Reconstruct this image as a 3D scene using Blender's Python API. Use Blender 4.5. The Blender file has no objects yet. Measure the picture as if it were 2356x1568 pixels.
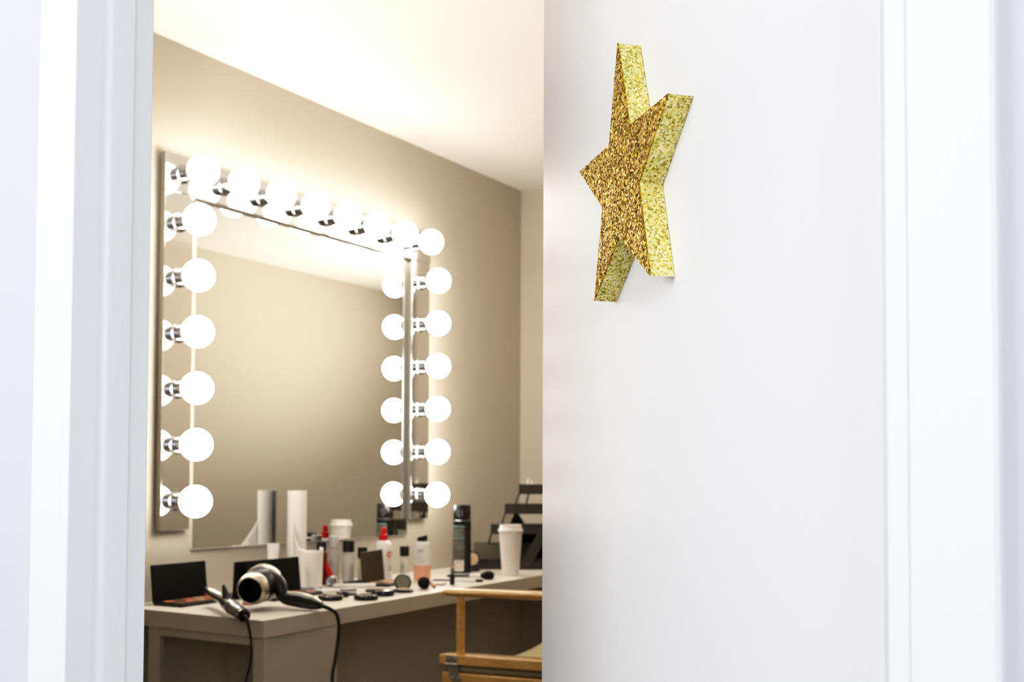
import bpy, bmesh, math, random
from mathutils import Vector, Matrix
R = math.radians
random.seed(7)
scn = bpy.context.scene
COL = scn.collection

# ------------------------------------------------------------------ materials
def mat(name, color, rough=0.5, metal=0.0, spec=0.5, trans=0.0, ior=1.45, coat=0.0, emit=None, estr=0.0,
        noise=0.0, nscale=20.0, bump=0.0, bscale=200.0, stretch=(1, 1, 1), sheen=0.0):
    m = bpy.data.materials.new(name); m.use_nodes = True
    nt = m.node_tree; b = nt.nodes['Principled BSDF']
    b.inputs['Base Color'].default_value = (*color, 1)
    b.inputs['Roughness'].default_value = rough
    b.inputs['Metallic'].default_value = metal
    b.inputs['Specular IOR Level'].default_value = spec
    b.inputs['Transmission Weight'].default_value = trans
    b.inputs['IOR'].default_value = ior
    b.inputs['Coat Weight'].default_value = coat
    if emit:
        b.inputs['Emission Color'].default_value = (*emit, 1)
        b.inputs['Emission Strength'].default_value = estr
    if noise or bump:
        tc = nt.nodes.new('ShaderNodeTexCoord'); mp = nt.nodes.new('ShaderNodeMapping')
        mp.inputs['Scale'].default_value = stretch
        nt.links.new(tc.outputs['Object'], mp.inputs['Vector'])
    if noise:
        n = nt.nodes.new('ShaderNodeTexNoise'); n.inputs['Scale'].default_value = nscale
        n.inputs['Detail'].default_value = 5
        nt.links.new(mp.outputs['Vector'], n.inputs['Vector'])
        r = nt.nodes.new('ShaderNodeMixRGB'); r.blend_type = 'MIX'
        r.inputs['Color1'].default_value = tuple(c * (1 - noise) for c in color) + (1,)
        r.inputs['Color2'].default_value = tuple(min(1, c * (1 + noise)) for c in color) + (1,)
        nt.links.new(n.outputs['Fac'], r.inputs['Fac'])
        nt.links.new(r.outputs['Color'], b.inputs['Base Color'])
    if bump:
        n2 = nt.nodes.new('ShaderNodeTexNoise'); n2.inputs['Scale'].default_value = bscale
        n2.inputs['Detail'].default_value = 3
        nt.links.new(mp.outputs['Vector'], n2.inputs['Vector'])
        bp = nt.nodes.new('ShaderNodeBump'); bp.inputs['Strength'].default_value = bump
        bp.inputs['Distance'].default_value = 0.0006
        nt.links.new(n2.outputs['Fac'], bp.inputs['Height'])
        nt.links.new(bp.outputs['Normal'], b.inputs['Normal'])
    return m

def wood_mat(name, c1, c2):
    m = bpy.data.materials.new(name); m.use_nodes = True
    nt = m.node_tree; b = nt.nodes['Principled BSDF']
    tc = nt.nodes.new('ShaderNodeTexCoord'); mp = nt.nodes.new('ShaderNodeMapping')
    mp.inputs['Scale'].default_value = (14, 2.2, 14)
    nt.links.new(tc.outputs['Object'], mp.inputs['Vector'])
    n = nt.nodes.new('ShaderNodeTexNoise'); n.inputs['Scale'].default_value = 4; n.inputs['Detail'].default_value = 8
    n.inputs['Distortion'].default_value = 1.2
    nt.links.new(mp.outputs['Vector'], n.inputs['Vector'])
    r = nt.nodes.new('ShaderNodeValToRGB')
    r.color_ramp.elements[0].position = .3; r.color_ramp.elements[0].color = (*c1, 1)
    r.color_ramp.elements[1].position = .7; r.color_ramp.elements[1].color = (*c2, 1)
    nt.links.new(n.outputs['Fac'], r.inputs['Fac']); nt.links.new(r.outputs['Color'], b.inputs['Base Color'])
    b.inputs['Roughness'].default_value = .38; b.inputs['Coat Weight'].default_value = .25
    return m

def glitter_mat(name, dark, mid, light, scale, tilt, rough=.3, metal=.75, top=(1, .97, .85)):
    m = bpy.data.materials.new(name); m.use_nodes = True
    nt = m.node_tree; b = nt.nodes['Principled BSDF']
    L = nt.links.new
    tc = nt.nodes.new('ShaderNodeTexCoord')
    v = nt.nodes.new('ShaderNodeTexVoronoi'); v.inputs['Scale'].default_value = scale
    L(tc.outputs['Object'], v.inputs['Vector'])
    ns = nt.nodes.new('ShaderNodeTexNoise'); ns.inputs['Scale'].default_value = 30; ns.inputs['Detail'].default_value = 4
    L(tc.outputs['Object'], ns.inputs['Vector'])
    sep = nt.nodes.new('ShaderNodeSeparateColor'); L(v.outputs['Color'], sep.inputs['Color'])
    ad = nt.nodes.new('ShaderNodeMath'); ad.operation = 'MULTIPLY_ADD'
    ad.inputs[1].default_value = .35; L(ns.outputs['Fac'], ad.inputs[0]); 
    ml = nt.nodes.new('ShaderNodeMath'); ml.operation = 'MULTIPLY'; ml.inputs[1].default_value = .82
    L(sep.outputs['Red'], ml.inputs[0]); L(ml.outputs[0], ad.inputs[2])
    r = nt.nodes.new('ShaderNodeValToRGB'); e = r.color_ramp.elements
    e[0].position = .16; e[0].color = (*dark, 1); e[1].position = 1.0; e[1].color = (*top, 1)
    x = r.color_ramp.elements.new(.5); x.color = (*mid, 1)
    x = r.color_ramp.elements.new(.92); x.color = (*light, 1)
    L(ad.outputs[0], r.inputs['Fac']); L(r.outputs['Color'], b.inputs['Base Color'])
    # every flake is tilted its own way
    sb = nt.nodes.new('ShaderNodeVectorMath'); sb.operation = 'SUBTRACT'; sb.inputs[1].default_value = (.5, .5, .5)
    L(v.outputs['Color'], sb.inputs[0])
    sc = nt.nodes.new('ShaderNodeVectorMath'); sc.operation = 'SCALE'; sc.inputs['Scale'].default_value = tilt
    L(sb.outputs[0], sc.inputs[0])
    g = nt.nodes.new('ShaderNodeNewGeometry')
    a2 = nt.nodes.new('ShaderNodeVectorMath'); a2.operation = 'ADD'
    L(g.outputs['Normal'], a2.inputs[0]); L(sc.outputs[0], a2.inputs[1])
    nm = nt.nodes.new('ShaderNodeVectorMath'); nm.operation = 'NORMALIZE'; L(a2.outputs[0], nm.inputs[0])
    L(nm.outputs[0], b.inputs['Normal'])
    b.inputs['Roughness'].default_value = rough; b.inputs['Metallic'].default_value = metal
    return m

M = {}
M['hall_paint'] = mat('hall_paint', (.62, .62, .665), .6, bump=.25, bscale=350)
M['trim_paint'] = mat('trim_paint', (.765, .79, .81), .38, bump=.5, bscale=60, stretch=(14, 14, .35))
M['door_paint'] = mat('door_paint', (.93, .935, .955), .27, spec=.5, bump=.22, bscale=240)
M['room_paint'] = mat('room_paint', (.53, .485, .413), .7, bump=.3, bscale=260)
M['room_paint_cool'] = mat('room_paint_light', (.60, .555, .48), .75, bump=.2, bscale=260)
M['ceiling_paint'] = mat('ceiling_paint', (.86, .84, .81), .8, bump=.3, bscale=180)
M['floor'] = mat('floor_carpet', (.12, .085, .06), .95, noise=.25, nscale=120, bump=.8, bscale=500)
M['bulb'] = mat('bulb_glow', (1, .97, .92), .3, emit=(1, .925, .83), estr=16.5)
M['chrome'] = mat('chrome', (.80, .79, .77), .06, 1.0)
M['socket_chrome'] = mat('socket_chrome', (.34, .34, .35), .22, 1.0)
M['housing'] = mat('housing_enamel', (.33, .30, .25), .4, .4, noise=.08)
M['mirror'] = mat('mirror_silver', (.86, .87, .85), .01, 1.0)
M['mirror_edge'] = mat('mirror_edge', (.75, .77, .72), .15, .6)
M['laminate'] = mat('white_laminate', (.76, .71, .64), .42, noise=.03, nscale=8)
M['shaded_edge'] = mat('laminate_shaded', (.47, .42, .35), .45, noise=.03)  # same laminate as the top, shade of the upright faces put into its colour
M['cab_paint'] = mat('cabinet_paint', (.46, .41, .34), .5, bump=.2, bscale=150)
M['wood'] = wood_mat('blond_wood', (.55, .30, .085), (.72, .46, .18))
M['canvas'] = mat('olive_canvas', (.27, .25, .16), .9, bump=.8, bscale=900)
M['canvas_light'] = mat('tan_canvas', (.50, .42, .25), .9, bump=.8, bscale=900)
M['steel'] = mat('brushed_steel', (.62, .60, .56), .38, .9, noise=.15, nscale=90)
M['black'] = mat('black_plastic', (.012, .011, .010), .35, noise=.1)
M['black_gloss'] = mat('black_gloss', (.010, .009, .009), .14, coat=.4, noise=.1)
M['black_matte'] = mat('black_matte', (.012, .011, .009), .8, spec=.25, noise=.15)
M['case'] = mat('case_charcoal', (.036, .032, .024), .55, noise=.15, nscale=40, bump=.3, bscale=500)
M['case_grey'] = mat('case_grey_lining', (.15, .135, .095), .75, noise=.08)
M['rubber'] = mat('cord_rubber', (.010, .010, .010), .5, noise=.1)
M['dryer_silver'] = mat('dryer_silver', (.62, .57, .48), .27, .85, noise=.04)
M['dryer_dark'] = mat('dryer_gunmetal', (.012, .011, .010), .32, .1, coat=.25, noise=.05)
M['void'] = mat('dark_mesh', (.004, .004, .006), .9, spec=.05, noise=.2, nscale=300)
M['iron_chrome'] = mat('iron_chrome', (.42, .41, .39), .24, 1.0)
M['white_plastic'] = mat('white_plastic', (.80, .77, .73), .35, noise=.02)
M['paper'] = mat('white_paper', (.84, .80, .75), .85, bump=.6, bscale=220, noise=.02)
M['paper_band'] = mat('lavender_band', (.28, .28, .42), .6, noise=.05)
M['cup'] = mat('cup_paper', (.80, .76, .73), .5, noise=.02)
M['cup_mark'] = mat('cup_mark', (.52, .50, .50), .6, noise=.1)
M['clear'] = mat('clear_plastic', (.80, .78, .72), .10)
M['clear'].node_tree.nodes['Principled BSDF'].inputs['Alpha'].default_value = .38
M['frost'] = mat('frosted_plastic', (.86, .84, .80), .3, trans=.12, ior=1.2, noise=.02)
M['pale_liquid'] = mat('pale_liquid', (.72, .68, .60), .35, noise=.03)
M['brown_lid'] = mat('brown_grey_lid', (.065, .048, .032), .35, .3, noise=.2, nscale=14)
M['red'] = mat('red_plastic', (.62, .006, .004), .35, noise=.08)
M['maroon'] = mat('maroon_plastic', (.16, .025, .02), .35, noise=.15)
M['peach'] = mat('peach_liquid', (.80, .42, .28), .25, noise=.06, nscale=60)
M['grey_print'] = mat('grey_print', (.42, .41, .38), .6, noise=.1)
M['label_blue'] = mat('label_grey_blue', (.22, .30, .30), .4, noise=.15, nscale=60)
M['label_grey'] = mat('label_grey', (.12, .115, .10), .4, noise=.3, nscale=80)
M['coral'] = mat('coral_powder', (.55, .19, .10), .9, noise=.25, nscale=90, bump=.5)
M['tan_powder'] = mat('tan_powder', (.55, .36, .22), .9, noise=.15, nscale=90)
M['brown_powder'] = mat('brown_powder', (.20, .10, .06), .9, noise=.15, nscale=90)
M['bristle'] = mat('black_bristle', (.008, .007, .007), .9, bump=1, bscale=900, stretch=(1, 1, .1))
M['compact_top'] = mat('compact_window', (.30, .28, .25), .12, .55, coat=.6, noise=.1)
M['lip_pink'] = mat('lip_pink', (.62, .27, .2), .4, noise=.05)
M['skin_beige'] = mat('foundation_beige', (.70, .50, .34), .7, noise=.05)
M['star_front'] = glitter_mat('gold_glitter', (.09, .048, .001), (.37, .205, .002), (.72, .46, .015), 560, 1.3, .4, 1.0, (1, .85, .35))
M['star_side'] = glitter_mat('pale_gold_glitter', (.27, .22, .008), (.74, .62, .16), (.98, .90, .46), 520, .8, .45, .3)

# ------------------------------------------------------------------ mesh builder
class MB:
    def __init__(s): s.bm = bmesh.new()
    def add(s, verts, faces, mtx=None):
        vs = [s.bm.verts.new((mtx @ Vector(v)) if mtx else v) for v in verts]
        for f in faces:
            try: s.bm.faces.new([vs[i] for i in f])
            except ValueError: pass
        return s
    def box(s, x0, x1, y0, y1, z0, z1, mtx=None):
        v = [(x0,y0,z0),(x1,y0,z0),(x1,y1,z0),(x0,y1,z0),(x0,y0,z1),(x1,y0,z1),(x1,y1,z1),(x0,y1,z1)]
        return s.add(v, [(0,3,2,1),(4,5,6,7),(0,1,5,4),(1,2,6,5),(2,3,7,6),(3,0,4,7)], mtx)
    def prism(s, poly, z0, z1, mtx=None):
        n = len(poly)
        v = [(x, y, z0) for x, y in poly] + [(x, y, z1) for x, y in poly]
        f = [tuple(reversed(range(n))), tuple(range(n, 2*n))] + [(i, (i+1) % n, n+(i+1) % n, n+i) for i in range(n)]
        return s.add(v, f, mtx)
    def lathe(s, prof, mtx=None, seg=32, a0=0, a1=360):
        full = abs(a1-a0) >= 360; k = seg if full else seg+1
        v = []; f = []
        for r, z in prof:
            for i in range(k):
                a = R(a0+(a1-a0)*i/seg); v.append((r*math.cos(a), r*math.sin(a), z))
        for j in range(len(prof)-1):
            for i in range(seg):
                i2 = (i+1) % k if full else i+1
                f.append((j*k+i, j*k+i2, (j+1)*k+i2, (j+1)*k+i))
        if full:
            if prof[0][0] > 1e-5: f.append(tuple(reversed(range(k))))
            if prof[-1][0] > 1e-5: f.append(tuple(range((len(prof)-1)*k, len(prof)*k)))
        return s.add(v, f, mtx)
    def tube(s, pts, rad, seg=12, sub=6):
        P = [Vector(p) for p in pts]
        if sub > 1 and len(P) > 2:
            Q = []
            for i in range(len(P)-1):
                p0 = P[max(i-1, 0)]; p1 = P[i]; p2 = P[i+1]; p3 = P[min(i+2, len(P)-1)]
                for k in range(sub):
                    t = k/sub
                    Q.append(.5*((2*p1)+(p2-p0)*t+(2*p0-5*p1+4*p2-p3)*t*t+(3*p1-p0-3*p2+p3)*t**3))
            Q.append(P[-1])
            if isinstance(rad, (list, tuple)):
                rr = [rad[min(int(i/sub), len(rad)-1)]*(1-(i % sub)/sub)+rad[min(int(i/sub)+1, len(rad)-1)]*((i % sub)/sub) for i in range(len(Q))]
            else: rr = [rad]*len(Q)
            P = Q
        else: rr = list(rad) if isinstance(rad, (list, tuple)) else [rad]*len(P)
        v = []; f = []; up = Vector((0, 0, 1)); prev = None
        for i, p in enumerate(P):
            d = (P[min(i+1, len(P)-1)]-P[max(i-1, 0)]).normalized()
            if prev is None:
                a = d.cross(up)
                if a.length < 1e-3: a = d.cross(Vector((1, 0, 0)))
            else: a = prev-d*prev.dot(d)
            a.normalize(); b = d.cross(a); prev = a
            for k in range(seg):
                t = 2*math.pi*k/seg; v.append(p+(a*math.cos(t)+b*math.sin(t))*rr[i])
        n = len(P)
        for i in range(n-1):
            for k in range(seg):
                f.append((i*seg+k, i*seg+(k+1) % seg, (i+1)*seg+(k+1) % seg, (i+1)*seg+k))
        f.append(tuple(reversed(range(seg)))); f.append(tuple(range((n-1)*seg, n*seg)))
        return s.add([tuple(x) for x in v], f)
    def build(s, name, m, parent=None, bevel=0, smooth=30, segs=2, solid=0, subsurf=0):
        bmesh.ops.recalc_face_normals(s.bm, faces=s.bm.faces)
        me = bpy.data.meshes.new(name); s.bm.to_mesh(me); s.bm.free()
        me.materials.append(M[m])
        for p in me.polygons: p.use_smooth = True
        me.set_sharp_from_angle(angle=R(smooth))
        o = bpy.data.objects.new(name, me); COL.objects.link(o)
        if parent: o.parent = parent
        if solid:
            md = o.modifiers.new('solid', 'SOLIDIFY'); md.thickness = solid; md.offset = 0
        if bevel:
            md = o.modifiers.new('bevel', 'BEVEL'); md.width = bevel; md.segments = segs; md.limit_method = 'ANGLE'
            md.angle_limit = R(40)
        if subsurf:
            md = o.modifiers.new('sub', 'SUBSURF'); md.levels = subsurf; md.render_levels = subsurf
        return o

def tag(o, label=None, cat=None, group=None, kind=None):
    if label: o['label'] = label
    if cat: o['category'] = cat
    if group: o['group'] = group
    if kind: o['kind'] = kind
    return o
def thing(name, label, cat, loc=(0, 0, 0), rz=0, group=None):
    o = bpy.data.objects.new(name, None); COL.objects.link(o); o.empty_display_size = .05
    o.location = loc; o.rotation_euler = (0, 0, R(rz)); return tag(o, label, cat, group)
def struct(o): o['kind'] = 'structure'; return o
def copy_tree(o, parent=None):
    c = o.copy(); COL.objects.link(c)
    if parent: c.parent = parent
    for ch in list(o.children): copy_tree(ch, c)
    return c
def along(p0, p1):
    """matrix whose local z runs from p0 towards p1"""
    d = (Vector(p1)-Vector(p0)).normalized()
    return Matrix.Translation(p0) @ d.to_track_quat('Z', 'Y').to_matrix().to_4x4()

# ------------------------------------------------------------------ setting
CZ = 2.281          # ceiling height
YW = 2.392          # mirror wall surface
XO = .6946          # hallway face of the door jamb
XI = .789           # room face of the door wall
YL, YR = .918, .158 # clear opening
struct(MB().box(-2.5, 6.9, -2.5, 4.2, -.05, 0).build('floor', 'floor'))
struct(MB().box(XI-.03, 6.9, -.35, YW+.1, CZ, CZ+.08).build('ceiling', 'ceiling_paint'))
struct(MB().box(XI, 4.1, YW, YW+.1, 0, CZ).build('wall_left', 'room_paint'))
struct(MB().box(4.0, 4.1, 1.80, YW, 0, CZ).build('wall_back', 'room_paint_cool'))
wr = MB().box(1.7, 6.9, .22, .32, 0, CZ); wr.box(1.7, 1.8, -.05, .22, 0, CZ); wr.box(XI, 1.7, -.06, .04, 0, CZ)
struct(wr.build('wall_right', 'room_paint'))
struct(MB().box(6.8, 6.9, .32, YW, 0, CZ).box(4.1, 6.9, YW, YW+.1, 0, CZ).build('wall_far', 'room_paint'))
# the wall with the door: hallway skin and room skin
XH = .7095
wf = MB().box(XH, XI, YL+.013, 4.2, 0, 2.75).box(XH, XI, -2.5, YR-.013, 0, 2.75).box(XH, XI, YR-.013, YL+.013, 2.043, 2.75)
struct(wf.build('wall_front', 'hall_paint'))
wi = MB().box(XI, XI+.004, YL+.013, YW, 0, CZ).box(XI, XI+.004, -.05, YR-.013, 0, CZ).box(XI, XI+.004, YR-.013, YL+.013, 2.043, CZ)
struct(wi.build('wall_inner', 'room_paint'))

# door frame ---------------------------------------------------------------
fr = tag(bpy.data.objects.new('door_frame', None), 'white painted wooden door frame around the open doorway', 'door frame'); COL.objects.link(fr)
fr.location = (XO, (YL+YR)/2, 0); struct(fr); OFF = Matrix.Translation(-Vector(fr.location))
def bx(x0, x1, y0, y1, z0, z1): return MB().box(x0, x1, y0, y1, z0, z1, OFF)
def jamb(side):
    y = YL if side > 0 else YR
    bx(XO, XI, min(y, y+side*.013), max(y, y+side*.013), 0, 2.03+.013).build('jamb', 'trim_paint', fr, .0015)
    # door stop: rounded strip on the reveal
    poly = []
    pr = .010; x0, x1, rr = XO+.0305, XO+.0625, .007
    pts = [(x0, 0)]
    for k in range(9):
        a = R(180-90*k/8); pts.append((x0+rr+rr*math.cos(a), pr-rr+rr*math.sin(a)))
    pts += [(x1-.001, pr), (x1, pr-.001), (x1, 0)]
    poly = [(px, y-side*py) for px, py in pts]
    MB().prism(poly, 0, 2.03, OFF).build('door_stop', 'trim_paint', fr, smooth=40)
    # casing with a stepped profile (Y across, thickness in -X)
    w = [(0.0058, .0), (.0058, .0125), (.0072, .0138), (.020, .0142), (.036, .0150), (.048, .0152), (.0552, .0150), (.0575, .0130), (.058, 0)] if side > 0 else \
        [(0.0131, .0), (.0131, .0136), (.0145, .0144), (.022, .0146), (.036, .0150), (.050, .0150), (.0600, .0148), (.0628, .0125), (.0634, 0)]
    poly = [(XH-t, y+side*d) for d, t in w]
    MB().prism(poly, 0, 2.03+.058, OFF).build('casing', 'trim_paint', fr, smooth=25)
    bx(XI+.004, XI+.018, min(y+side*.03, y+side*.08), max(y+side*.03, y+side*.08), 0, 2.09).build('inner_casing', 'trim_paint', fr, .003)
jamb(1); jamb(-1)
bx(XO, XI, YR, YL, 2.03, 2.043).build('head_jamb', 'trim_paint', fr, .0015)
bx(XO+.0305, XO+.0625, YR+.012, YL-.012, 2.02, 2.0299).build('head_stop', 'trim_paint', fr, .002)
bx(XO-.004, XH, YR-.0135, YL+.0058, 2.037, 2.088).build('head_casing', 'trim_paint', fr, .003)

# door leaf ------------------------------------------------------------------
PHI = 47.0
HX, HY = .772, .183
dv = Vector((math.cos(R(PHI)), math.sin(R(PHI)), 0)); nv = Vector((-math.sin(R(PHI)), math.cos(R(PHI)), 0))
door = tag(bpy.data.objects.new('door_1', None), 'flush white door standing open into the dressing room', 'door'); COL.objects.link(door); struct(door)
door.location = (HX, HY, 0); door.rotation_euler = (0, 0, R(PHI))
MB().box(-.018, .7555, -.035, 0, .012, 2.02).build('door_leaf', 'door_paint', door, .0018, segs=2)
for z in (.25, 1.85):
    h = MB(); h.lathe([(.006, -.045), (.006, .045)], Matrix.Translation((-.008, -.034, z)), 12)
    h.box(-.004, .0, -.033, -.004, z-.045, z+.045)
    h.build('hinge', 'steel', door)
kn = MB(); kn.lathe([(.026, 0), (.026, .006), (.011, .010), (.010, .030), (.024, .040), (.027, .052), (.020, .062), (0, .064)], Matrix.Translation((.700, -.035, .92)) @ Matrix.Rotation(R(90), 4, 'X'), 24)
kn.build('door_knob', 'steel', door)

# star ------------------------------------------------------------------------
S = [(.4135, 1.5264), (.3805, 1.4300), (.2845, 1.4305), (.3560, 1.3655), (.3275, 1.2692), (.4095, 1.3232), (.4830, 1.2684), (.4577, 1.3649), (.5338, 1.4236), (.4382, 1.4265)]
st = thing('star_decoration', 'gold glitter five-pointed star with pale glitter sides stuck on the white open door', 'star', (HX, HY, 1.27), PHI)
TH = .0262; x_c = .41; st.location = Vector((HX, HY, 1.27))+dv*x_c
pts = [(s-x_c, z-1.27) for s, z in S]
def jit(a, b, n, amp):
    out = []
    for i in range(n):
        t = i/n; out.append((a[0]+(b[0]-a[0])*t+(random.uniform(-amp, amp) if i else 0), a[1]+(b[1]-a[1])*t+(random.uniform(-amp, amp) if i else 0)))
    return out
ring = []
for i in range(10): ring += jit(pts[i], pts[(i+1) % 10], 24, .00035)
n = len(ring)
mb = MB(); mb.add([(x, TH, z) for x, z in ring]+[(x*1.0, TH-.0015, z) for x, z in ring], [tuple(range(n))]+[(i, (i+1) % n, n+(i+1) % n, n+i) for i in range(n)])
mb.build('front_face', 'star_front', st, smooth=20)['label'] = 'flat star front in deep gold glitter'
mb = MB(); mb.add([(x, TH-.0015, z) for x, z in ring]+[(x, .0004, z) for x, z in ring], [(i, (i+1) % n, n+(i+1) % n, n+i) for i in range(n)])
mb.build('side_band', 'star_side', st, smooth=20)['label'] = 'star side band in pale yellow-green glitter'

# ------------------------------------------------------------------ vanity mirror and light strips
YP = 2.366
mir = thing('wall_mirror', 'large frameless rectangular mirror on the wall above the counter', 'mirror', (2.71, 2.386, .875))
MB().box(-.500, .500, 0, .0055, 0, .985).build('mirror_glass', 'mirror', mir)
ed = MB().box(-.5012, -.4992, -.0008, .0055, -.001, .985); ed.box(-.5, .5, -.0008, .0055, -.0022, .0); ed.box(.4992, .5012, -.0008, .0055, -.001, .985)
ed.build('mirror_edge', 'mirror_edge', mir)

def make_bulb():
    prof = [(.0165, -.052), (.0175, -.046), (.0195, -.0405)]
    a0 = math.asin(.0215/.043)
    for k in range(17):
        a = -math.pi/2+a0+(math.pi-a0)*k/16
        prof.append((max(.043*math.cos(a), 0), .043*math.sin(a)))
    return MB().lathe(prof, Matrix.Rotation(R(90), 4, 'X'), 40)
def make_socket():
    p = [(.0265, 0), (.0265, .003), (.0225, .005), (.0225, .020), (.0215, .021), (.0215, .0225), (.0225, .0235), (.0225, .036), (.0210, .040), (.018, .0405), (.0165, .030)]
    return MB().lathe(p, Matrix.Rotation(R(90), 4, 'X'), 36)
def strip(label, x0, x1, z0, z1, bulbs):
    t = thing('vanity_light_strip', label, 'vanity light', ((x0+x1)/2, YP+.02, z0), group=None)
    lx, ly, lz = t.location
    MB().box(x0-lx, x1-lx, YP-ly, YP+.004-ly, 0, z1-z0).build('backplate', 'chrome', t, .0015)
    MB().box(x0-lx+.0004, x1-lx-.0004, YP+.0042-ly, YP+.0195-ly, .0004, z1-z0-.0004).build('housing', 'housing', t, .001)['label'] = 'grey side of the light strip box'
    for i, (bx_, bz) in enumerate(bulbs):
        s = make_socket().build('socket', 'socket_chrome', t, smooth=35); s.location = (bx_-lx, YP-ly, bz-lz)
        q = make_bulb().build('bulb', 'bulb', s, smooth=180); q.location = (0, 2.2887-YP, 0)
strip('horizontal mirrored light strip of eight lit globe bulbs along the top of the mirror', 2.080, 3.316, 1.8545, 1.9595, [(2.1423+i*.1524, 1.9086) for i in range(8)])
strip('vertical mirrored light strip of six lit globe bulbs left of the mirror', 2.080, 2.182, .931, 1.8540, [(2.1309, 1.7720-i*.1524) for i in range(6)])
strip('vertical mirrored light strip of six lit globe bulbs right of the mirror', 3.204, 3.312, .930, 1.8540, [(3.2565, 1.7782-i*.1524) for i in range(6)])

# ------------------------------------------------------------------ counter
ZT = .741
ct = thing('makeup_counter', 'long white laminate makeup counter along the mirror wall', 'counter', (2.9, 2.1, 0))
O2 = Matrix.Translation((-2.9, -2.1, 0))
MB().prism([(1.946, 1.861), (3.996, 1.966), (3.996, 2.391), (1.953, 2.391)], .7005, ZT, O2).build('countertop', 'laminate', ct, .0008)
MB().prism([(1.9445, 1.8588), (3.996, 1.9640), (3.996, 1.9658), (1.946, 1.8608)], .7003, ZT-.0006, O2).build('shaded_edge', 'shaded_edge', ct)  # upright faces of the countertop, coloured darker to stand for shade
MB().prism([(1.9445, 1.8590), (1.9458, 1.8610), (1.9528, 2.391), (1.9513, 2.391)], .7003, ZT-.0006, O2).build('shaded_edge', 'shaded_edge', ct)
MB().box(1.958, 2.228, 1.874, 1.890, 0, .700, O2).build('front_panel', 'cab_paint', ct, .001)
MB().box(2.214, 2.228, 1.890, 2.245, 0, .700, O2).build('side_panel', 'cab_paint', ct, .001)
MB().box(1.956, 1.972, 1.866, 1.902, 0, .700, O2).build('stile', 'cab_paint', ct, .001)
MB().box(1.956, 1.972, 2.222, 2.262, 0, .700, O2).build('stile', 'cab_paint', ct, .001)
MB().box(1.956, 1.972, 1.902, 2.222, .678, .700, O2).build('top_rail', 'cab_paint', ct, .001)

# ------------------------------------------------------------------ things on the counter
Z0 = ZT+.0002
def palette(label, X, Y, w, d, h, rz, pans, back=False, tilt=6, grid=(2, 5), lidm='black_matte'):
    """lid stands up from the hinge line; base lies towards the room (or the wall when back)"""
    t = thing('makeup_palette', label, 'palette', (X, Y, Z0), rz)
    s = 1 if back else -1
    b = MB().box(0, w, min(0, s*d), max(0, s*d), 0, .009); b.build('tray', 'black', t, .0015)
    li = MB().box(0, w, -.003, .003, .002, h); o = li.build('lid', lidm, t, .0015); o.location = (0, 0, .004)
    o.rotation_euler = (R(-s*-tilt), 0, 0)
    ny, nx = grid; mx = w*.05; my = d*.1
    pw = (w-2*mx)/nx; ph = (d-2*my)/ny
    for j in range(ny):
        for i in range(nx):
            p = MB(); cx = mx+pw*(i+.5); cy = s*(my+ph*(j+.5)); q = min(pw, ph)*.42
            p.lathe([(q, .0), (q, .0008), (q*.9, .0014), (0, .0018)], Matrix.Translation((cx, cy, .009)), 16)
            p.build('powder_pan', pans[(i+j) % len(pans)], t)
    return t
palette('wide open black palette of coral powders at the left end of the counter', 2.018, 2.318, .197, .098, .100, 3, ['coral', 'brown_powder', 'coral', 'tan_powder'])
palette('large open black palette standing behind the hair dryer', 2.250, 2.206, .236, .088, .100, 6, ['coral', 'brown_powder', 'tan_powder'])
palette('smaller black palette lid rising left of the large palette behind the hair dryer', 2.224, 2.240, .150, .085, .099, 1, ['brown_powder', 'tan_powder'], back=True, tilt=3)
palette('upright grey-brown open palette in front of the white red-nozzle bottle', 2.730, 2.196, .150, .085, .101, 12, ['tan_powder', 'brown_powder', 'skin_beige'], grid=(2, 4), lidm='brown_lid')
tag(MB().lathe([(.013, 0), (.013, .008), (.011, .010), (0, .0105)], seg=20).build('blush_pot', 'coral'), 'tiny coral blush pot between curling iron and hair dryer', 'makeup pot').location = (2.163, 2.125, Z0)

# curling iron
ci = thing('curling_iron', 'curling iron with chrome barrel and dark handle lying over the counter edge', 'curling iron', (1.98, 2.03, Z0))
co = -Vector(ci.location)
a = Vector((1.869, 1.843, .761)); c = Vector((2.082, 2.193, .785)); ax = (c-a).normalized(); Lc = (c-a).length
def ci_at(t): return a+ax*t
def ci_l(prof): return MB().lathe(prof, Matrix.Translation(co) @ along(a, c), 28)
ci_l([(.0, .006), (.011, .006), (.0148, .010), (.0150, .024), (.0140, .030), (.0140, .034)]).build('end_cap', 'black_gloss', ci)
ci_l([(.0148, .030), (.0158, .06), (.0160, .09), (.0165, .108), (.0172, .112), (.0176, .122)]).build('handle', 'dryer_dark', ci, smooth=60)['label'] = 'dark glossy grip'
ci_l([(.0165, .118), (.0178, .121), (.0178, .130), (.0160, .133)]).build('collar', 'black_gloss', ci)
ci_l([(.0158, .131), (.0150, .19), (.0130, .20)]).build('barrel_base', 'dryer_dark', ci)
ci_l([(.0108, .195), (.0108, Lc-.01), (.0090, Lc-.004), (0, Lc)]).build('barrel', 'iron_chrome', ci)
cl = MB().lathe([(.0122, .200), (.0122, Lc-.03), (.0115, Lc-.02)], Matrix.Translation(co) @ along(a, c), 16, 30, 160); cl.build('clamp', 'iron_chrome', ci, solid=.0012)
lv = MB(); p0 = ci_at(.178)+co+Vector((0, 0, .006)); lv.tube([p0, p0+Vector((.006, .012, .020)), p0+Vector((.010, .022, .036))], [.013, .008, .0035], 10)
lv.build('clamp_lever', 'black', ci)
sd = MB(); q = ci_at(.225)+co; zt = -.0002
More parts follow.
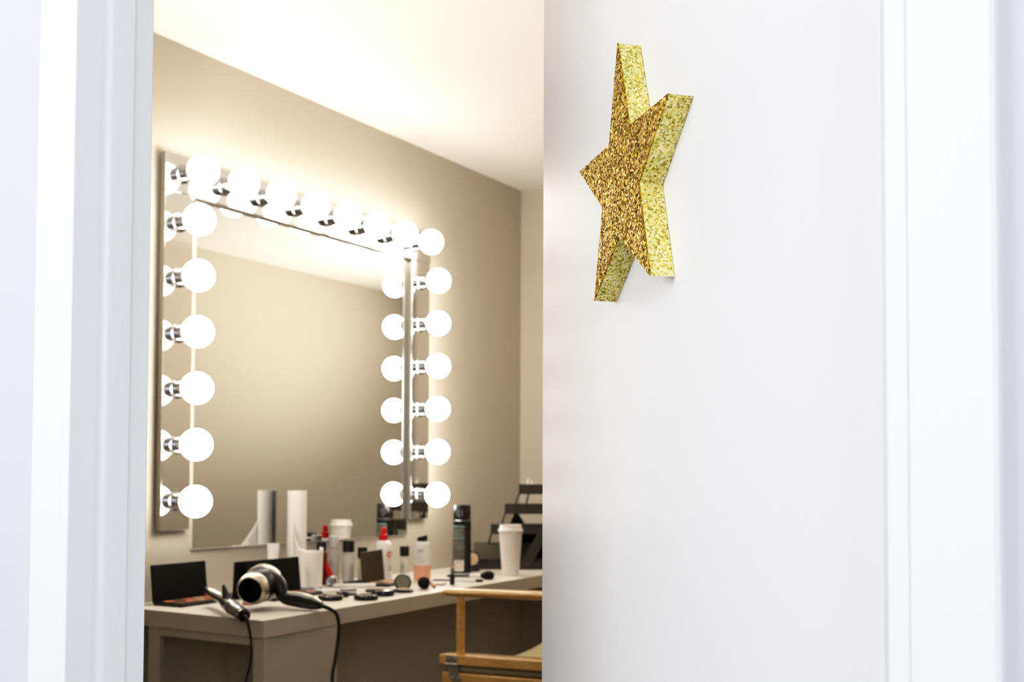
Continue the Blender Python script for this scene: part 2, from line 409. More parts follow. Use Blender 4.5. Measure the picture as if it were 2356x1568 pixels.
sd.tube([q+Vector((.004, -.010, -.004)), Vector((q.x-.004, q.y-.028, zt+.0018)), Vector((q.x+.018, q.y-.034, zt+.0018)), q+Vector((.014, -.004, -.004))], .0016, 8, 1)
sd.build('wire_stand', 'iron_chrome', ci)
crd = MB().tube([a+co+ax*.008, a+co-ax*.012+Vector((0, 0, -.004)), Vector((1.872, 1.832, .728))+co, Vector((1.878, 1.832, .700))+co, Vector((1.880, 1.834, .66))+co, Vector((1.880, 1.845, .625))+co, Vector((1.870, 1.85, .575))+co, Vector((1.83, 1.84, .45))+co, Vector((1.80, 1.80, .2))+co, Vector((1.78, 1.78, .02))+co, Vector((1.9, 1.7, .006))+co], [.0036, .0034, .0030, .0024, .0024, .0024, .0024, .0024, .0024, .0024, .0024])
crd.build('cord', 'rubber', ci)

# hair dryer
hd = thing('hair_dryer', 'silver and dark hair dryer lying on its side on the counter corner', 'hair dryer', (2.10, 2.0, Z0))
ho = -Vector(hd.location)
fwv = Vector((.854, .519, .036)); rv = Vector((.519, -.855, .004)); uv = Vector((-.03, -.015, 1))
o0 = Vector((2.058, 2.013, .794)); ad = (fwv*.95+rv*.17+uv*.10).normalized()
T = Matrix.Translation(ho) @ along(o0, o0+ad)
MB().lathe([(0, .010), (.0285, .010), (.0300, .006), (.0305, 0)], T, 40).build('outlet_grille', 'void', hd)
MB().lathe([(.0305, .008), (.0307, -.001), (.0320, -.003), (.0350, .000), (.0390, .008), (.0412, .020), (.0412, .026), (.0395, .028)], T, 48).build('nozzle_ring', 'dryer_silver', hd, smooth=50)['label'] = 'satin silver ring around the outlet'
MB().lathe([(.0385, .026), (.0420, .034), (.0450, .055), (.0462, .080), (.0440, .105), (.0385, .118), (.0300, .124), (0, .125)], T, 48).build('body', 'dryer_dark', hd, smooth=50)
rg = MB()
for k in range(6): rg.lathe([(.0300-.004*k, .1245), (.0300-.004*k, .1285), (.0285-.004*k, .1285), (.0285-.004*k, .1245)], T, 32)
rg.build('intake_grille', 'black_matte', hd)
MB().lathe([(.0463, .070), (.0478, .074), (.0480, .092), (.0458, .097)], T, 48, ).build('body_band', 'dryer_silver', hd, smooth=50)
# handle: flattened tube from the body to the right
hs = [o0+ad*.070+rv*.020+uv*.012, o0+ad*.062+rv*.047+uv*.002, Vector((2.141, 1.975, .7725)), Vector((2.154, 1.935, .765)), Vector((2.155, 1.893, .7605)), Vector((2.150, 1.862, .757))]
hb = MB().tube([p+ho for p in hs], [.028, .0185, .0165, .0190, .0170, .0085], 20, 8)
hb.build('handle', 'dryer_dark', hd, smooth=60)
he = MB().tube([p+ho for p in (hs[1]+uv*.015, hs[2]+uv*.0135, hs[3]+uv*.0155, hs[4]+uv*.0135, hs[5]+uv*.006)], [.004, .0045, .0055, .005, .003], 10, 8)
he.build('handle_trim', 'dryer_silver', hd)
dc = [hs[5]+ho, Vector((2.150, 1.851, .7545))+ho, Vector((2.163, 1.843, .748))+ho, Vector((2.181, 1.838, .734))+ho, Vector((2.191, 1.838, .702))+ho, Vector((2.189, 1.840, .66))+ho, Vector((2.182, 1.842, .617))+ho, Vector((2.172, 1.842, .566))+ho, Vector((2.15, 1.82, .40))+ho, Vector((2.10, 1.78, .15))+ho, Vector((2.0, 1.72, .012))+ho, Vector((1.8, 1.6, .006))+ho]
MB().tube(dc, [.0060, .0052, .0046]+[.0042]*9, 12, 8).build('cord', 'rubber', hd)

def cam_ang(X, Y): return math.degrees(math.atan2(-Y, -X))
def patch(t, X, Y, r, da0, da1, z0, z1, m, name='label_print', seg=10):
    a = cam_ang(X, Y)
    MB().lathe([(r, z0), (r, z1)], None, seg, a+da0, a+da1).build(name, m, t)

# paper towel roll with loose sheet
tr = thing('paper_towel_roll', 'tall thin white paper towel roll with a loose sheet curling off in front', 'paper towel roll', (2.570, 2.325, Z0))
MB().lathe([(.0285, 0), (.0290, .002), (.0290, .293), (.0280, .2945), (.0215, .2945), (.0205, .290), (.0205, .02)], None, 40).build('roll', 'paper', tr, smooth=40)
v = []; f = []; NA, NZ = 30, 14
A0 = Vector((2.546-2.570, 2.245-2.325, 0))
for j in range(NZ+1):
    for i in range(NA+1):
        tt = i/NA; ang = R(cam_ang(2.546, 2.245)-100+235*tt)
        rr = .0315+.004*(j/NZ)
        zt_ = (.126+.006*math.sin(2.6+tt*4)+.0012*math.sin(tt*31)+.0008*math.sin(tt*53))
        x = A0.x+rr*math.cos(ang); y = A0.y+rr*math.sin(ang)
        v.append((x, y, max(.0, zt_*j/NZ)))
for j in range(NZ):
    for i in range(NA): f.append((j*(NA+1)+i, j*(NA+1)+i+1, (j+1)*(NA+1)+i+1, (j+1)*(NA+1)+i))
MB().add(v, f).build('loose_sheet', 'paper', tr, smooth=60, solid=.0006)
v = []; f = []
for j in range(2):
    for i in range(NA+1):
        tt = i/NA; ang = R(cam_ang(2.546, 2.245)-100+235*tt); v.append((A0.x+.0322*math.cos(ang), A0.y+.0322*math.sin(ang), .0002+.0105*j))
for i in range(NA): f.append((i, i+1, NA+2+i, NA+1+i))
MB().add(v, f).build('printed_border', 'paper_band', tr)['label'] = 'pale lavender border at the sheet bottom'
# flap joining roll and sheet
v = []; f = []
pa = Vector((-.027, -.012, 0)); pb = Vector((-.052, -.066, 0)); NB = 12
for j in range(9):
    for i in range(NB+1):
        t_ = i/NB; p = pa.lerp(pb, t_); bulge = -.006*math.sin(math.pi*t_)
        z = (.205*(1-t_)**1.6+.124*(1-(1-t_)**1.6))*j/8
        v.append((p.x+bulge, p.y, z))
for j in range(8):
    for i in range(NB): f.append((j*(NB+1)+i, j*(NB+1)+i+1, (j+1)*(NB+1)+i+1, (j+1)*(NB+1)+i))
MB().add(v, f).build('sheet_flap', 'paper', tr, smooth=60, solid=.0006)

def tub(name, label, cat, X, Y, rz=0): return thing(name, label, cat, (X, Y, Z0), rz)
# white tube behind the palettes
t = tub('cosmetic_tube', 'slim white and clear tube standing behind the large open palette', 'tube', 2.480, 2.335)
MB().lathe([(.0125, 0), (.0125, .035), (.012, .036)], None, 24).build('cap', 'clear', t)
tb = MB(); vs = []
for k, (rx, ry, z) in enumerate([(.0155, .0155, .036), (.0158, .0155, .06), (.0170, .011, .10), (.0185, .002, .134), (.0185, .002, .139)]):
    for i in range(24):
        an = 2*math.pi*i/24; vs.append((rx*math.cos(an), ry*math.sin(an), z))
fs = [(j*24+i, j*24+(i+1) % 24, (j+1)*24+(i+1) % 24, (j+1)*24+i) for j in range(4) for i in range(24)]+[tuple(range(96, 120)), tuple(reversed(range(24)))]
tb.add(vs, fs); ob = tb.build('body', 'frost', t, smooth=50); ob.rotation_euler = (0, 0, R(-58))
# bottles
def lathe_part(t, name, m, prof, seg=32, smooth=35): return MB().lathe(prof, None, seg).build(name, m, t, smooth=smooth)
t = tub('bottle', 'maroon bottle with black cap half hidden behind the white paper sheet', 'bottle', 2.716, 2.352)
lathe_part(t, 'body', 'maroon', [(.0165, 0), (.0175, .003), (.0175, .098), (.012, .104), (.0115, .108)])
lathe_part(t, 'cap', 'black', [(.0150, .106), (.0150, .130), (.0142, .132), (0, .132)])
t = tub('hair_clip', 'bright red triangular clip leaning beside the white paper sheet', 'clip', 2.700, 2.305, -33)
MB().add([(-.014, 0, .066), (-.008, 0, .073), (.020, -.006, .012), (.017, -.006, .002), (.006, -.004, .004), (-.012, 0, .050),
          (-.014, .006, .066), (-.008, .006, .073), (.020, .002, .012), (.017, .002, .002), (.006, .004, .004), (-.012, .006, .050)],
         [(0, 1, 2, 3, 4, 5), (11, 10, 9, 8, 7, 6)]+[(i, (i+1) % 6, 6+(i+1) % 6, 6+i) for i in range(6)]).build('blade', 'red', t, .001)
MB().add([(-.020, .010, 0), (-.016, .010, .060), (-.008, .010, .066), (.006, .012, .008), (.004, .012, 0),
          (-.020, .014, 0), (-.016, .014, .060), (-.008, .014, .066), (.006, .016, .008), (.004, .016, 0)],
         [(0, 1, 2, 3, 4), (9, 8, 7, 6, 5)]+[(i, (i+1) % 5, 5+(i+1) % 5, 5+i) for i in range(5)]).build('blade', 'maroon', t, .001)
t = tub('bottle', 'clear bottle with white cap between the maroon bottle and a black-capped bottle', 'bottle', 2.772, 2.350)
lathe_part(t, 'body', 'clear', [(.0160, 0), (.0172, .003), (.0172, .098), (.0150, .108), (.0125, .114)])
lathe_part(t, 'liquid', 'pale_liquid', [(.0150, .002), (.0155, .004), (.0155, .070), (0, .070)])
lathe_part(t, 'cap', 'white_plastic', [(.0165, .112), (.0172, .114), (.0170, .147), (.0155, .149), (0, .149)])
def clear_bottle(label, X, Y, r, hb, hc, rc):
    t = tub('bottle', label, 'bottle', X, Y)
    lathe_part(t, 'body', 'clear', [(r*.94, 0), (r, .003), (r, hb-.010), (r*.8, hb-.003), (r*.6, hb)])
    lathe_part(t, 'liquid', 'pale_liquid', [(r*.86, .003), (r*.9, .005), (r*.9, hb*.62), (0, hb*.62)])
    lathe_part(t, 'cap', 'black', [(rc, hb-.001), (rc, hb+hc-.001), (rc*.94, hb+hc), (0, hb+hc)])
    return t
clear_bottle('clear bottle with thick black cap right of the red-nozzle clear bottle', 2.785, 2.300, .0185, .100, .035, .0185)
clear_bottle('clear bottle with black cap half hidden behind the upright palette', 2.878, 2.318, .0160, .074, .034, .0160)
t = clear_bottle('slim clear bottle with black cap between two white bottles', 3.028, 2.260, .0155, .074, .032, .0158)
patch(t, 3.028, 2.26, .0158, -48, -5, .022, .052, 'grey_print')
# white spray bottle with red logo
t = tub('spray_bottle', 'white round-shouldered spray bottle with red nozzle and red ring logo', 'spray bottle', 2.915, 2.262)
lathe_part(t, 'body', 'white_plastic', [(.0280, 0), (.0298, .004), (.0300, .090), (.0296, .108), (.0265, .121), (.0205, .128), (.0125, .131), (.0115, .134)], 40, 60)
lathe_part(t, 'collar', 'red', [(.0140, .131), (.0142, .1325), (.0138, .149), (.0110, .151), (0, .151)])
lathe_part(t, 'nozzle', 'red', [(.0098, .150), (.0096, .166), (.0085, .170), (.0072, .1735), (0, .1740)])
A = cam_ang(2.915, 2.262)
mg = MB(); N = 28; vs = []; fs = []
for i in range(N):
    th = 2*math.pi*i/N
    for rr in (.0098, .0052):
        aa = R(A+42+math.degrees(rr*math.cos(th)/.0302)); vs.append((.0303*math.cos(aa), .0303*math.sin(aa), .086+rr*1.0*math.sin(th)))
for i in range(N): fs.append((2*i, 2*i+1, (2*i+3) % (2*N), (2*i+2) % (2*N)))
mg.add(vs, fs); mg.build('ring_logo', 'red', t)['label'] = 'red ring logo'
patch(t, 2.915, 2.262, .0303, 28, 56, .0685, .0710, 'peach', 'logo_text'); patch(t, 2.915, 2.262, .0303, 40, 60, .044, .050, 'grey_print'); patch(t, 2.915, 2.262, .0303, 36, 62, .034, .039, 'grey_print')
# pink bottle
t = tub('bottle', 'round white-topped bottle half full of peach liquid with black flip cap', 'bottle', 2.977, 2.150)
lathe_part(t, 'body', 'frost', [(.0255, 0), (.0270, .004), (.0272, .108), (.0255, .119), (.0205, .127), (.0125, .130)], 40, 60)
lathe_part(t, 'liquid', 'peach', [(.0268, .003), (.0274, .006), (.0276, .052), (.0268, .0522), (0, .0522)], 40, 60)
cp = MB(); vs = []
for zz in ((.126, .126), (.1415, .1490)):
    for i in range(28):
        an = 2*math.pi*i/28; xx = math.cos(an); vs.append((.0165*xx, .0165*math.sin(an), zz[0]+(zz[1]-zz[0])*(.5+.5*(xx*.52-math.sin(an)*.85))))
cp.add(vs, [tuple(reversed(range(28))), tuple(range(28, 56))]+[(i, (i+1) % 28, 28+(i+1) % 28, 28+i) for i in range(28)]); cp.build('flip_cap', 'black', t, .0008)
patch(t, 2.977, 2.15, .0275, -33, 8, .094, .104, 'cup_mark')
for k in range(6): patch(t, 2.977, 2.15, .0275, -42, 14-random.random()*12, .088-.0055*k, .0893-.0055*k, 'cup_mark')
# hairspray can
t = tub('hairspray_can', 'tall black aerosol can with grey printed label and barcode', 'spray can', 3.305, 2.215)
lathe_part(t, 'can', 'black_gloss', [(.0315, 0), (.0330, .002), (.0330, .004), (.0325, .006), (.0325, .176), (.0330, .178), (.0320, .184), (.0300, .187)], 48, 40)
lathe_part(t, 'rim', 'chrome', [(.0305, .183), (.0316, .184), (.0316, .1855), (.0300, .187)], 48)
lathe_part(t, 'cap', 'black_gloss', [(.0312, .1868), (.0312, .236), (.0300, .2395), (.0285, .240), (0, .240)], 48, 40)
patch(t, 3.305, 2.215, .0328, -85, 18, .012, .165, 'label_grey', 'label')
for z0, z1, m, b0, b1 in ((.163, .168, 'label_blue', -80, 15), (.122, .1265, 'label_blue', -80, 15), (.149, .152, 'label_blue', -55, 5), (.140, .1425, 'label_blue', -60, -5), (.132, .1345, 'label_blue', -50, 8),
                          (.108, .1095, 'label_blue', -40, 8), (.100, .1015, 'label_blue', -62, 4), (.092, .0935, 'grey_print', -35, 10), (.084, .0855, 'label_blue', -30, 8)):
    patch(t, 3.305, 2.215, .0330, b0, b1, z0, z1, m)
patch(t, 3.305, 2.215, .0331, -52, 12, .008, .046, 'white_plastic', 'barcode_panel')
for k in range(11): patch(t, 3.305, 2.215, .0333, -46+4.8*k, -46+4.8*k+(1.2 if k % 3 else 2.6), .012, .034, 'grey_print', 'barcode_bar', 2)
patch(t, 3.305, 2.215, .0333, -40, 2, .037, .042, 'grey_print', 'barcode_digits', 4)
# coffee cup
t = tub('coffee_cup', 'tall white paper coffee cup with white plastic lid', 'cup', 3.300, 2.010)
lathe_part(t, 'cup_body', 'cup', [(.0285, .0), (.0300, .002), (.0295, .006), (.0395, .152), (.0400, .155), (.0385, .155), (.028, .010), (0, .010)], 48, 50)
lathe_part(t, 'lid', 'white_plastic', [(.0400, .148), (.0430, .150), (.0440, .154), (.0430, .159), (.0405, .161), (.0388, .163), (.0380, .172), (.0370, .1745), (.0350, .1740), (.0340, .170), (0, .169)], 48, 50)
for k in range(4): patch(t, 3.30, 2.01, .0345+.0011*k, 42, 72, .085+.016*k, .094+.016*k, 'cup_mark')
patch(t, 3.30, 2.01, .0312, 30, 62, .016, .019, 'cup_mark')

# tube lying end-on
t = thing('cosmetic_tube', 'short silver-ended white tube lying end-on before the red clip', 'tube', (2.655, 2.262, Z0+.0165), 32)
MB().lathe([(0, .004), (.0055, .004), (.0060, 0), (.0135, -.001), (.0155, .002), (.0160, .006), (.0160, .018)], Matrix.Rotation(R(90), 4, 'Y'), 32).build('cap', 'socket_chrome', t, smooth=40)
MB().lathe([(.0152, .018), (.0150, .048), (.012, .052), (0, .053)], Matrix.Rotation(R(90), 4, 'Y'), 32).build('body', 'white_plastic', t, smooth=40)

def compact(label, X, Y, r=.034, h=.013, top='compact_top', rz=0):
    t = thing('powder_compact', label, 'compact', (X, Y, Z0), rz)
    lathe_part(t, 'base', 'black', [(r*.86, 0), (r*.97, .003), (r, h*.55), (r*.995, h*.58)])
    lathe_part(t, 'lid', 'black_gloss', [(r, h*.62), (r*.99, h*.85), (r*.93, h), (r*.85, h*1.03)])
    lathe_part(t, 'lid_window', top, [(r*.85, h*1.02), (r*.5, h*1.09), (0, h*1.11)])
    return t
compact('round black compact on the counter edge nearest the hair dryer handle', 2.372, 2.020, .034)
compact('round black compact in the middle of the three on the counter edge', 2.432, 1.945, .034, .0135)
compact('round black compact with bright highlight beside the standing round mirror', 2.545, 1.975, .034, .016)
t = tub('lip_balm_pot', 'tiny black pot between two round black compacts', 'makeup pot', 2.452, 2.035)
lathe_part(t, 'pot', 'black', [(.0085, 0), (.009, .001), (.009, .008), (.0085, .009)]); lathe_part(t, 'lid', 'black_gloss', [(.0094, .0092), (.0094, .0145), (.008, .0155), (0, .0155)])
compact('flat grey-topped compact behind the row of round compacts', 2.505, 2.075, .030, .008)
compact('low silvery compact right of the flat compact behind the row', 2.615, 2.060, .028, .007)
# tubes / wands lying behind compacts
def wand(name, label, cat, p0, p1, r, m1, m2, split=.55, r2=None, seg=14):
    p0 = Vector(p0); p1 = Vector(p1); t = thing(name, label, cat, ((p0.x+p1.x)/2, (p0.y+p1.y)/2, Z0))
    o = Matrix.Translation(-Vector(t.location)); L = (p1-p0).length; r2 = r2 or r
    MB().lathe([(r*.8, 0), (r, .002), (r, L*split)], o @ along(p0, p1), seg).build('cap', m1, t, smooth=40)
    MB().lathe([(r2, L*split), (r2, L-.002), (r2*.8, L)], o @ along(p0, p1), seg).build('body', m2, t, smooth=40)
    return t
wand('makeup_tube', 'white tube lying in front of the clear black-capped bottles', 'tube', (2.63, 2.23, Z0+.007), (2.715, 2.135, Z0+.007), .0065, 'white_plastic', 'white_plastic')
wand('makeup_tube', 'silver-capped white tube lying behind the middle compact', 'tube', (2.49, 2.165, Z0+.006), (2.585, 2.105, Z0+.006), .0055, 'white_plastic', 'socket_chrome')
wand('makeup_tube', 'short white tube lying diagonally by the lavender border of the sheet', 'tube', (2.475, 2.125, Z0+.007), (2.505, 2.190, Z0+.007), .0065, 'white_plastic', 'white_plastic')
t = thing('powder_case', 'thin flat black case lying before the clear bottles', 'case', (2.76, 2.245, Z0), 4)
MB().box(-.042, .042, -.022, .022, 0, .006).build('base', 'black', t, .0015); MB().box(-.042, .042, -.022, .022, .0064, .010).build('lid', 'black_matte', t, .0015)
# standing round mirror compact
t = thing('mirror_compact', 'open round black compact with its mirror lid tilted up', 'compact', (2.652, 1.982, Z0), -46)
lathe_part(t, 'base', 'black', [(.026, 0), (.029, .003), (.029, .008), (.024, .0095), (0, .0095)])
mm = Matrix.Translation((0, .016, .0275)) @ Matrix.Rotation(R(74), 4, 'X')
MB().lathe([(.0205, .0015), (.0240, .002), (.0256, 0), (.0256, -.004), (.024, -.006), (0, -.006)], mm, 36).build('lid_rim', 'black_gloss', t, smooth=40)
MB().lathe([(.0206, .0021), (0, .0022)], mm, 36).build('mirror_glass', 'mirror', t)
MB().lathe([(.021, .0096), (.020, .0110), (0, .0118)], None, 28).build('powder', 'skin_beige', t)
# black fluffy brush
t = thing('makeup_brush', 'fluffy black powder brush pointing out at the counter edge', 'brush', (2.765, 1.987, Z0+.0195), 0)
p1 = Vector((-.028, -.014, 0)); mm = along(Vector((.0, 0, 0)), p1)
MB().lathe([(.0080, -.010), (.0135, -.002), (.0178, .008), (.0188, .018), (.0165, .028), (.0105, .0340), (0, .036)], mm, 32).build('bristles', 'bristle', t, smooth=60)
MB().lathe([(.0065, -.028), (.0075, -.022), (.0085, -.008)], mm, 20).build('ferrule', 'socket_chrome', t)
MB().lathe([(0, -.085), (.004, -.083), (.0060, -.050), (.0068, -.026)], mm, 20).build('handle', 'lip_pink', t, smooth=50)
# pencil, sample case
wand('makeup_pencil', 'stubby pinkish pencil with black tip beside the fluffy black brush', 'pencil', (2.800, 1.975, Z0+.0045), (2.895, 2.055, Z0+.0045), .0045, 'lip_pink', 'socket_chrome', .75)
MB().lathe([(.0, 0), (.003, .008)], along((2.792, 1.968, Z0+.0045), (2.800, 1.975, Z0+.0045)), 10).build('tip', 'black', bpy.data.objects['makeup_pencil'])
bpy.data.objects['tip'].location = -Vector(bpy.data.objects['makeup_pencil'].location)
t = thing('sample_case', 'small flat clear-topped sample case lying near the upright lipstick', 'case', (2.895, 2.020, Z0), 20)
MB().box(-.022, .022, -.015, .015, 0, .004).build('base', 'grey_print', t, .001); MB().box(-.014, .014, -.009, .009, .0042, .0055).build('window', 'frost', t, .0006)
# lipstick upright
t = tub('lipstick', 'open lipstick standing upright with black base and silver stem', 'lipstick', 2.920, 1.992)
MB().box(-.0072, .0072, -.0072, .0072, 0, .033).build('base', 'black', t, .001).rotation_euler = (0, 0, R(31))
lathe_part(t, 'stem', 'socket_chrome', [(.0058, .033), (.0058, .052), (.0050, .053)]); lathe_part(t, 'bullet', 'lip_pink', [(.0042, .052), (.0042, .058), (.0030, .0635), (0, .065)])
# brushes
def brush(label, p0, p1, L1, L2, L3, rh, rb, mh, mf, flare):
    p0 = Vector(p0); p1 = Vector(p1); t = thing('makeup_brush', label, 'brush', tuple(p0)); mm = along(Vector((0, 0, 0)), p1-p0)
    MB().lathe([(0, 0), (rh*.7, .001), (rh, .01), (rh*1.1, L1)], mm, 16).build('handle', mh, t, smooth=50)
    MB().lathe([(rh*1.1, L1), (rh*1.5, L1+L2*.3), (rh*1.7, L1+L2)], mm, 16).build('ferrule', mf, t, smooth=50)
    MB().lathe([(rh*1.6, L1+L2), (rb, L1+L2+L3*.45), (rb*.98, L1+L2+L3*.7), (rb*flare, L1+L2+L3*.93), (0, L1+L2+L3)], mm, 24).build('bristles', 'bristle', t, smooth=60)
    return t
brush('large powder brush with black handle and fan of black bristles lying before the cup', (3.118, 2.150, Z0+.006), (3.140, 1.955, Z0+.0150), .088, .042, .046, .0045, .0150, 'black', 'white_plastic', .7)
brush('thin brush with pale ferrule lying parallel in front of the large powder brush', (2.985, 2.115, Z0+.004), (3.055, 1.935, Z0+.0045), .075, .070, .024, .0026, .0042, 'black', 'white_plastic', .8)
# powder compact standing behind can
t = thing('powder_compact', 'open compact with beige powder leaning behind the aerosol can', 'compact', (3.397, 2.233, Z0+.042), 0)
mm = along((0, 0, 0), (-.85, -.50, .15))
MB().lathe([(.030, -.042), (.031, -.040), (.031, -.033), (.028, -.030), (0, -.030)], None, 32).build('base', 'black_gloss', t, smooth=40)
MB().lathe([(.024, .002), (.0290, .002), (.0300, -.002), (.0290, -.007), (0, -.007)], mm, 32).build('shell', 'black_gloss', t, smooth=40)
MB().lathe([(.0238, .001), (.0225, .0035), (0, .0042)], mm, 32).build('powder', 'skin_beige', t, smooth=40)

# ------------------------------------------------------------------ cantilever makeup case
case = thing('makeup_case', 'open black cosmetics case with stepped cantilever trays at the counter end', 'makeup case', (3.444, 2.276, Z0), -58.7)
# local x = to the right in view, local y = away
MB().box(-.010, .340, 0, .150, 0, .004).box(-.010, .340, 0, .004, .004, .040).box(-.010, -.006, .004, .150, .004, .040).box(.336, .340, .004, .150, .004, .040).box(-.006, .336, .146, .150, .004, .040).build('base', 'case', case, .0015)
MB().box(-.012, .342, -.002, .0, .030, .036).build('rim', 'black', case, .0008)
MB().box(.012, .335, .110, .116, .004, .094).build('back_lining', 'case_grey', case, .001)['label'] = 'flat grey inner panel'
def tray(x0, x1, y0, z0, h=.037, d=.075):
    b = MB().box(x0, x1, y0, y0+.003, z0, z0+h); b.box(x0, x1, y0+.003, y0+d, z0, z0+.003)
    b.box(x0, x0+.003, y0+.003, y0+d, z0+.003, z0+h); b.box(x1-.003, x1, y0+.003, y0+d, z0+.003, z0+h); b.box(x0+.003, x1-.003, y0+d-.003, y0+d, z0+.003, z0+h)
    return b.build('tray', 'case', case, .001)
tray(.182, .42, .020, .276); tray(.130, .40, .018, .203); tray(.079, .38, .016, .129)
def arm(x0, z0, x1, z1, y=.016, w=.007):
    MB().tube([(x0, y, z0), (x1, y, z1)], w/2, 8, 1).build('arm', 'black', case)
arm(.184, .280, .168, .236); arm(.218, .278, .208, .236); arm(.133, .207, .118, .163); arm(.082, .131, .070, .092)
MB().box(.066, .30, .030, .034, .090, .093).build('brace', 'black', case)
MB().add([(.150, .05, .166), (.205, .05, .166), (.180, .05, .203), (.165, .05, .203), (.150, .053, .166), (.205, .053, .166), (.180, .053, .203), (.165, .053, .203)],
         [(0, 1, 2, 3), (7, 6, 5, 4), (0, 4, 5, 1), (1, 5, 6, 2), (2, 6, 7, 3), (3, 7, 4, 0)]).build('gusset', 'black_matte', case)
MB().box(.166, .275, .060, .064, .096, .129).build('bag_pocket', 'void', case)
MB().add([(.262, -.004, .150), (.300, -.004, .150), (.225, -.004, .004), (.178, -.004, .004), (.262, .006, .150), (.300, .006, .150), (.225, .006, .004), (.178, .006, .004)],
         [(0, 1, 2, 3), (7, 6, 5, 4), (0, 4, 5, 1), (1, 5, 6, 2), (2, 6, 7, 3), (3, 7, 4, 0)]).build('strut', 'case', case, .0015)
MB().box(.234, .330, .012, .016, .004, .092).build('side_pocket', 'void', case)
MB().box(.086, .375, .012, .016, .165, .168).build('tray_rim', 'socket_chrome', case)
cm = Matrix.Translation(case.location) @ Matrix.Rotation(R(-58.7), 4, 'Z')
for k, (lx, h, r, lab) in enumerate(((.216, .030, .0042, 'leftmost tiny white vial standing in the top tray of the black case'), (.229, .026, .0048, 'second tiny white vial standing in the top tray of the black case'), (.245, .020, .0055, 'squat white vial in the top tray nearest the door edge'))):
    p = cm @ Vector((lx, .042, .2795)); t = thing('vial', lab, 'vial', tuple(p))
    lathe_part(t, 'bottle', 'frost', [(r, 0), (r, h*.55), (r*.7, h*.65)], 16); lathe_part(t, 'cap', 'white_plastic', [(r*.85, h*.62), (r*.85, h), (0, h*1.02)], 16)
    for ch in t.children: ch.scale = (1, 1, 1.75)

# ------------------------------------------------------------------ director's chair
ch = thing('directors_chair', 'blond wooden folding director chair with olive canvas pulled up to the counter', 'chair', (2.652, 1.435, 0), -11)
# local x across (positive towards the back wall), local y forward (towards the counter)
W = .222; F = .245
SL = .062  # gentle rise of seat and arms towards the back of the seat
def zz(y, z): return z+(F-y)*SL
for sx in (-1, 1):
    x = sx*W
    # arm: rounded tip at the front
    b = MB(); xs = x-.0*sx
    b.tube([(xs, F+.004, .7665), (xs, F-.012, zz(F-.012, .7690)), (xs, F-.05, zz(F-.05, .7700)), (xs, .0, zz(0, .7700)), (xs, -.22, zz(-.22, .7700))], [.0055, .0120, .0150, .0160, .0165], 18, 5)
    o = b.build('arm', 'wood', ch, smooth=60); o.scale = (1.35, 1, .72); o.location = (-x*.35, 0, .7700*.28+.001)
    for yy in (F-.062, -.16):
        MB().tube([(x, yy, zz(yy, .606)), (x, yy, zz(yy, .764))], .0112, 16, 1).build('arm_post', 'wood', ch)
    def rail(z0, z1, w, name, m, y0=-.235, y1=F, bev=.004, inset=0):
        v = []
        for y in (y0, y1):
            for dx, dz in ((-w, z0), (w, z0), (w, z1), (-w, z1)): v.append((x+dx+inset, y, zz(y, dz)))
        MB().add(v, [(0, 1, 2, 3), (7, 6, 5, 4), (0, 4, 5, 1), (1, 5, 6, 2), (2, 6, 7, 3), (3, 7, 4, 0)]).build(name, m, ch, bev, segs=3)
    rail(.581, .608, .020, 'seat_rail', 'wood')
    MB().tube([(x-.006, F-.016, zz(F, .5715)), (x-.006, -.22, zz(-.22, .5715))], .0092, 14, 1).build('canvas_hem', 'canvas', ch)
    rail(.528, .5615, .012, 'leg_rail', 'wood', -.22, F-.012, .004, -.010)
    rail(.018, .050, .016, 'foot_rail', 'wood', -.235, F, .006)
    # hinge on the outside of the rail
    yh = F-.070
    h = MB().box(x-sx*-.0200-.0012, x-sx*-.0200+.0012, yh, yh+.040, zz(yh, .585), zz(yh, .6045))
    h.tube([(x+sx*.0215, yh-.002, zz(yh, .5835)), (x+sx*.0215, yh+.044, zz(yh, .5800))], .0035, 10, 1)
    h.add([(x+sx*.0215, yh-.001, zz(yh, .582)), (x+sx*.0215, yh+.038, zz(yh, .579)), (x+sx*.0245, yh+.018, zz(yh, .541)), (x+sx*.0245, yh-.020, zz(yh, .543))], [(0, 1, 2, 3)])
    for (dy, dz, dx) in ((.008, .598, .0214), (.032, .596, .0214), (-.010, .551, .0245), (.014, .549, .0245)):
        h.lathe([(.0028, -.001), (.0028, .0010), (.0015, .0018), (0, .0018)], Matrix.Translation((x+sx*dx, yh+dy, zz(yh, dz))) @ Matrix.Rotation(R(90*sx), 4, 'Y'), 10)
    h.build('hinge', 'steel', ch)
    MB().tube([(x, -.215, zz(-.215, .606)), (x, -.225, 1.02)], .0125, 14, 1).build('back_post', 'wood', ch)
for yy, s in ((F-.04, 1), (F-.062, -1), (-.17, 1), (-.192, -1)):
    p0 = Vector((-s*W, yy, .050)); p1 = Vector((s*(W-.012), yy, zz(yy, .533))); d = (p1-p0)
    mm = along(p0, p1); L = d.length
    MB().box(-.009, .009, -.016, .016, 0, L, mm).build('cross_leg', 'wood', ch, .003)
